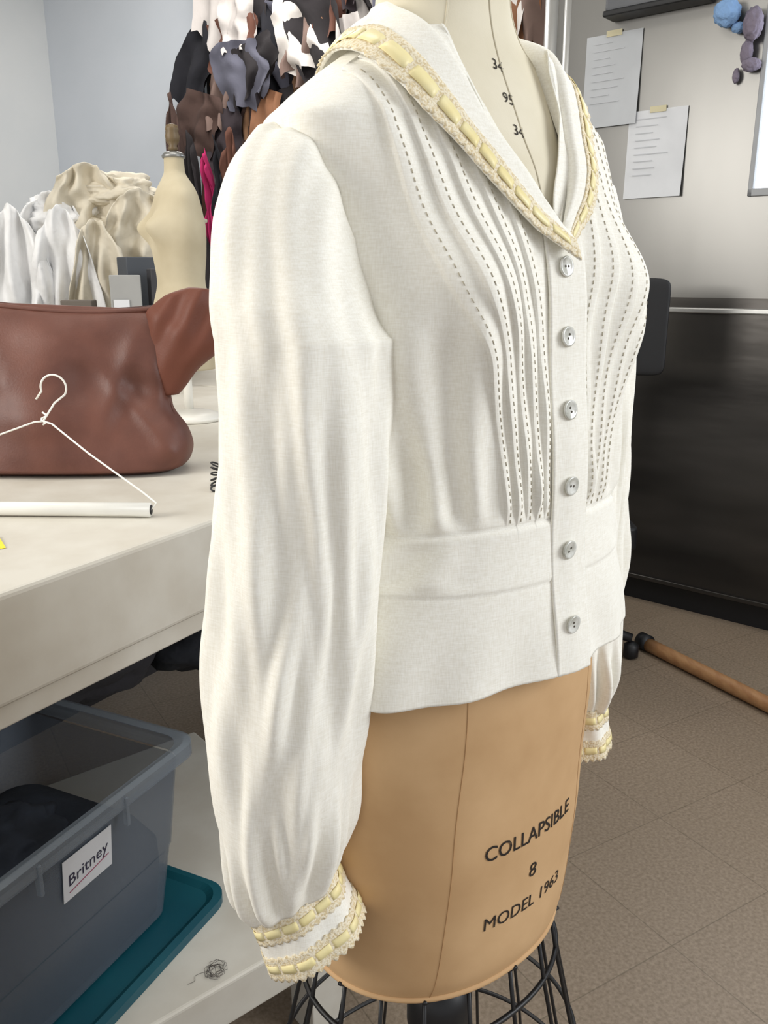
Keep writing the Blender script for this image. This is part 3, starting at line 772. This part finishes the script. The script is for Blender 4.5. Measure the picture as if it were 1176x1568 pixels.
hg=empty('clothes_hanger',(-.62,1.45,TT))
tb0=Vector((-.90,1.345,TT+.0125)); tb1=Vector((-.379,1.330,TT+.0125))
def hp(t,h,dy=0):
    p=tb0.lerp(tb1,t); return p+Vector((0,.60*h+dy,.80*h))
tube('paper_tube',[tb0,tb0.lerp(tb1,.5),tb1],.0115,M_white,hg,res=20)
tube('tube_hole',[tb1+Vector((.0001,0,0)),tb1+Vector((.0012,0,0))],.008,M_black2,hg,res=16)
ct=.615
arm1=[hp(ct,.160),hp(ct+.03,.155),hp(.78,.100),hp(.97,.03),hp(1.015,.012),hp(1.0,.0)]
arm0=[hp(ct,.160),hp(ct-.03,.158),hp(.25,.082),hp(.03,.03),hp(-.015,.012),hp(0,.0)]
tube('arm_right',arm1,.0016,M_white,hg,res=8); tube('arm_left',arm0,.0016,M_white,hg,res=8)
hk=[]
for k in range(8): hk.append(hp(ct+.004*k,.160+.005*k))
cxh=hp(ct+.02,.225)
for k in range(24):
    w=math.radians(-35+ (230)*k/23); hk.append(cxh+Vector((math.cos(w)*.022-.002,0.0,math.sin(w)*.022)))
hk.append(cxh+Vector((-.034,0,-.020)))
tube('hook',hk,.0018,M_white,hg,res=8)
tube('twist',[hp(ct+.008*math.sin(k*1.3),.153+.003*k,.001*math.cos(k*1.3)) for k in range(9)],.0016,M_white,hg,res=8)
nte=empty('yellow_sticky_note',(-.49,1.1,TT))
mesh('note',[(-.59,1.14,TT+.001),(-.545,1.165,TT+.001),(-.58,1.22,TT+.003),(-.67,1.20,TT+.001)],[(0,1,2,3)],mat('yellow_paper',(240,214,60),.8),nte,False)
kb=empty('key_bunch',(-.30,1.50,TT))
for k in range(6):
    c=Vector((-.306-.004*k,1.50+.022*k,TT+.006+.004*k))
    tube('ring',[c+Vector((math.cos(w)*.009,math.sin(w)*.006,math.sin(w*1+k)*.004)) for w in np.linspace(0,2*math.pi,14,endpoint=False)],.0018,M_black,kb,closed=True,res=6)

# ------------------------------------------------------------------ half-scale dress form
hf=empty('dress_form.001',(-.53,2.3,TT)); HC=np.array([-.530,2.30])
M_muslin=mat('muslin_cream',(198,187,160),.85,col2=(186,174,146),nscale=12,bump=.1,bscale=300,bdist=.0005)
def half_form():
    z_=[1.06,1.10,1.16,1.22,1.285,1.35,1.41,1.45,1.49,1.515,1.535,1.55,1.585]
    A_=[.096,.100,.102,.092,.074,.082,.090,.088,.086,.072,.045,.028,.026]
    B_=[.075,.080,.082,.074,.060,.066,.068,.062,.052,.042,.032,.026,.024]
    nu,nv=64,90; V=[]
    fd=np.array([-.87,-.5]); rd=np.array([.5,-.87])
    for j in range(nv):
        z=1.06+.525*j/(nv-1); A=float(herm(z,z_,A_)); B=float(herm(z,z_,B_))
        for k in range(nu):
            w=2*math.pi*k/nu; a=A*math.sin(w); b=B*math.cos(w)
            if b>0: b+=.034*math.exp(-((abs(a)-.042)/.024)**2-((z-1.415)/.032)**2)
            p=HC+fd*b+rd*a; V.append((p[0],p[1],z))
    Fc=grid_faces(nu,nv,True); Fc.append(tuple(reversed(range(nu)))); Fc.append(tuple((nv-1)*nu+k for k in range(nu)))
    mesh('torso',V,Fc,M_muslin,hf)
half_form()
M_wd=mat('turned_wood_dark',(104,86,58),.5)
lathe('neck_cap',[(.028,1.583),(.030,1.588),(.022,1.597),(.010,1.60)],HC,mat('metal_cap',(150,150,148),.35,metal=.8),hf)
lathe('finial',[(.008,1.60),(.013,1.606),(.009,1.612),(.016,1.622),(.018,1.634),(.015,1.646),(.017,1.650),(.014,1.660),(.004,1.663)],HC,M_wd,hf)
lathe('pole',[(.012,TT+.02),(.012,1.07)],HC,M_white,hf)
lathe('base',[(.09,TT+.001),(.092,TT+.012),(.06,TT+.022),(.02,TT+.03)],HC,M_white,hf)

# ------------------------------------------------------------------ heap of fabric
M_f=[mat('heap_white',(230,230,230),.95,bump=.7,bscale=12,bdist=.02),mat('heap_cream',(214,206,188),.95,bump=.7,bscale=12,bdist=.02),
     mat('heap_beige',(202,188,164),.95,bump=.7,bscale=12,bdist=.02),mat('heap_bluewhite',(214,220,232),.95,bump=.7,bscale=12,bdist=.02),
     mat('heap_grey',(120,118,120),.95,bump=.7,bscale=12,bdist=.02)]
def drape(name,c,w,h,m,parent,seed,dirx=(1,0),folds=6,depth=.05,flare=.2):
    nu,nv=48,30; V=[]; dx=np.array(dirx,float); dn=np.array([dx[1],-dx[0]])
    for j in range(nv):
        t=j/(nv-1)
        for i in range(nu):
            s=i/(nu-1)-.5
            x=s*w*(1+flare*(1-t)-.35*t**2)+ .05*w*noise.noise(Vector((s*4,t*3,seed)))
            y=depth*math.sin(s*folds*6.28+seed+2*noise.noise(Vector((s*2,t*2,seed))))*(1-.5*t)+depth*1.5*noise.noise(Vector((s*5,t*4,seed+9)))-(1-t)*depth
            y-= depth*2.0*math.cos(s*math.pi)*math.sin(t*math.pi)*.6
            zz=h*t - .25*h*abs(s)**1.3*2*t + .03*h*noise.noise(Vector((s*8,t*5,seed+3)))*t
            p=np.array(c[:2])+dx*x-dn*(-y); V.append((p[0],p[1],c[2]+zz))
    o=mesh(name,V,grid_faces(nu,nv),m,parent); solid(o,.003,0); return o
heap=empty('fabric_heap',(-1.15,3.25,TT)); cdir=(.97,.25)
for k,(x,y,z,r,scx,mi) in enumerate(((-1.18,3.45,1.15,.19,(1.4,1,.80),1),(-.95,3.50,1.16,.17,(1.2,1,.90),2),(-1.38,3.35,1.14,.17,(1.2,.9,.80),3),
      (-1.10,3.48,1.40,.20,(1.35,1,.75),1),(-.93,3.50,1.50,.15,(1.3,1,.7),1),(-1.02,3.42,1.60,.11,(1.5,1,.6),1),(-1.22,3.40,1.50,.12,(1.1,1,.8),0),(-.86,3.42,1.36,.10,(1.2,1,.7),2))):
    ball('folded_cloth',(x,y,z),r,M_f[mi],heap,.15,scx,k+31,5,2.6)
for k,(x,y,z,w,h,mi) in enumerate(((-1.44,3.16,TT+.02,.26,.56,3),(-1.30,3.12,TT+.02,.28,.60,0),(-1.14,3.14,TT+.02,.26,.60,0),(-1.02,3.16,TT+.02,.24,.56,1),(-.88,3.24,1.36,.26,.24,1),(-1.08,3.28,1.45,.30,.24,1),(-1.22,3.3,1.30,.26,.30,0))):
    drape('draped_cloth',(x,y,z),w,h,M_f[mi],heap,k*1.7+.5,cdir,3.2,.035)
bx=empty('small_boxes',(-.86,2.85,TT))
for k,(x,y,w,d,z0,z1,c) in enumerate(((-1.02,2.9,.16,.12,TT+.001,1.10,(170,172,176)),(-1.01,2.9,.10,.08,1.101,1.22,(92,84,76)),(-.84,2.92,.12,.1,TT+.001,1.16,(60,62,68)),(-.85,2.92,.10,.08,1.161,1.30,(150,150,148)),
      (-.74,2.96,.09,.08,TT+.001,1.12,(150,130,106)),(-.74,2.96,.07,.06,1.121,1.32,(48,48,52)),(-1.18,2.86,.10,.1,TT+.001,1.18,(120,124,134)),(-.80,3.06,.16,.08,TT+.001,1.36,(70,74,80)))):
    a=.1*k; obox('box_%d'%k,(x-w/2,y-d/2),(math.cos(a),math.sin(a)),w,(-math.sin(a),math.cos(a)),d,z0,z1,mat('box_c%d'%k,c,.6),bx,.004)
    if k<7: obox('box_label_%d'%k,(x-w/2+.01,y-d/2-.002),(math.cos(a),math.sin(a)),w*.5,(-math.sin(a),math.cos(a)),.001,z0+.02,z0+.06,M_paper,bx)
sw=empty('hanging_fabric_scraps',(*(CR+WB*1.9),2.0))
cols=[(150,110,80),(132,92,66),(36,32,34),(28,28,34),(206,200,194),(182,176,172),(72,54,48),(160,122,92),(96,62,50),(216,212,208),(48,40,44),(120,100,92),(84,84,96),(168,34,90)]
SM=[mat('scrap_%d'%i,c,.95,bump=.4,bscale=15,bdist=.01) for i,c in enumerate(cols)]
rs=random.Random(21)
def P_wall(t,off):
    p=CR+WB*t-D1*off; return p
mesh('backing_board',[(*P_wall(1.33,.02),1.3),(*P_wall(3.5,.02),1.3),(*P_wall(3.5,.02),3.1),(*P_wall(1.33,.02),3.1)],[(0,1,2,3)],mat('board_dark',(58,50,48),.9),sw,False)
for k in range(120):
    t=rs.uniform(1.42,3.3); zt=rs.uniform(1.75,3.1) if t<2.6 else rs.uniform(2.2,3.1)
    w=rs.uniform(.16,.38); h=rs.uniform(.25,.65); off=rs.uniform(.05,.22); sd=rs.uniform(0,50); m=SM[rs.randrange(len(SM)-1)]
    an=rs.uniform(-.5,.5); nu,nv=14,14; V=[]
    for j in range(nv):
        for i in range(nu):
            s=i/(nu-1)-.5; q=j/(nv-1)
            ww=w*(.45+.55*math.sin(math.pi*(.15+.7*q))+.25*noise.noise(Vector((q*3,sd,s))))
            x=s*ww+.18*w*noise.noise(Vector((q*2.5,sd,1))); zz=-q*h*(1+.25*noise.noise(Vector((s*4,sd,7))))
            xr=x*math.cos(an)-zz*math.sin(an); zr=x*math.sin(an)+zz*math.cos(an)
            o_=off+.04*math.sin(s*12+sd)*q+.04*noise.noise(Vector((s*5,q*4,sd)))
            p=P_wall(t+xr,max(.03,o_)); V.append((p[0],p[1],zt+zr))
    mesh('scrap',V,grid_faces(nu,nv),m,sw)
tube('board_edge',[(*P_wall(1.32,.05),1.3),(*P_wall(1.32,.05),3.1)],.014,mat('blue_edge',(86,112,140),.6),sw)
for k,(t,z,w,h,mi) in enumerate(((1.36,1.2,.12,1.05,6),(1.47,1.1,.14,.95,2),(1.58,1.45,.06,.5,13),(1.66,1.1,.12,.9,3),(1.75,1.1,.14,.95,8))):
    p=P_wall(t,.35); drape('hanging_garment',(p[0],p[1],z),w,h,SM[mi],sw,k*2.2,WB,2.4,.03,.5)

# ------------------------------------------------------------------ lights
w=bpy.data.worlds.new('world'); sc.world=w; w.use_nodes=True
w.node_tree.nodes['Background'].inputs['Color'].default_value=(0.96,0.97,1.0,1); w.node_tree.nodes['Background'].inputs['Strength'].default_value=0.72
def area(name,loc,tgt,sx,sy,e,col):
    l=bpy.data.lights.new(name,'AREA'); l.shape='RECTANGLE'; l.size=sx; l.size_y=sy; l.energy=e; l.color=col
    o=bpy.data.objects.new(name,l); sc.collection.objects.link(o); o.location=loc
    o.rotation_euler=(Vector(tgt)-Vector(loc)).to_track_quat('-Z','Y').to_euler()
area('ceiling_light_a',(-.4,1.6,3.2),(-.4,1.6,0),1.3,.5,16,(1,.97,.92))
area('ceiling_light_b',(-.9,4.2,3.2),(-1.0,4.4,0),1.6,.8,42,(1,.98,.95))
area('window_light_left',(-2.8,.35,2.15),(-.1,.9,1.1),1.3,1.3,70,(1,.965,.91))
area('window_light_right',(2.3,.3,2.0),(.2,.8,1.1),1.2,1.2,44,(.94,.97,1.0))
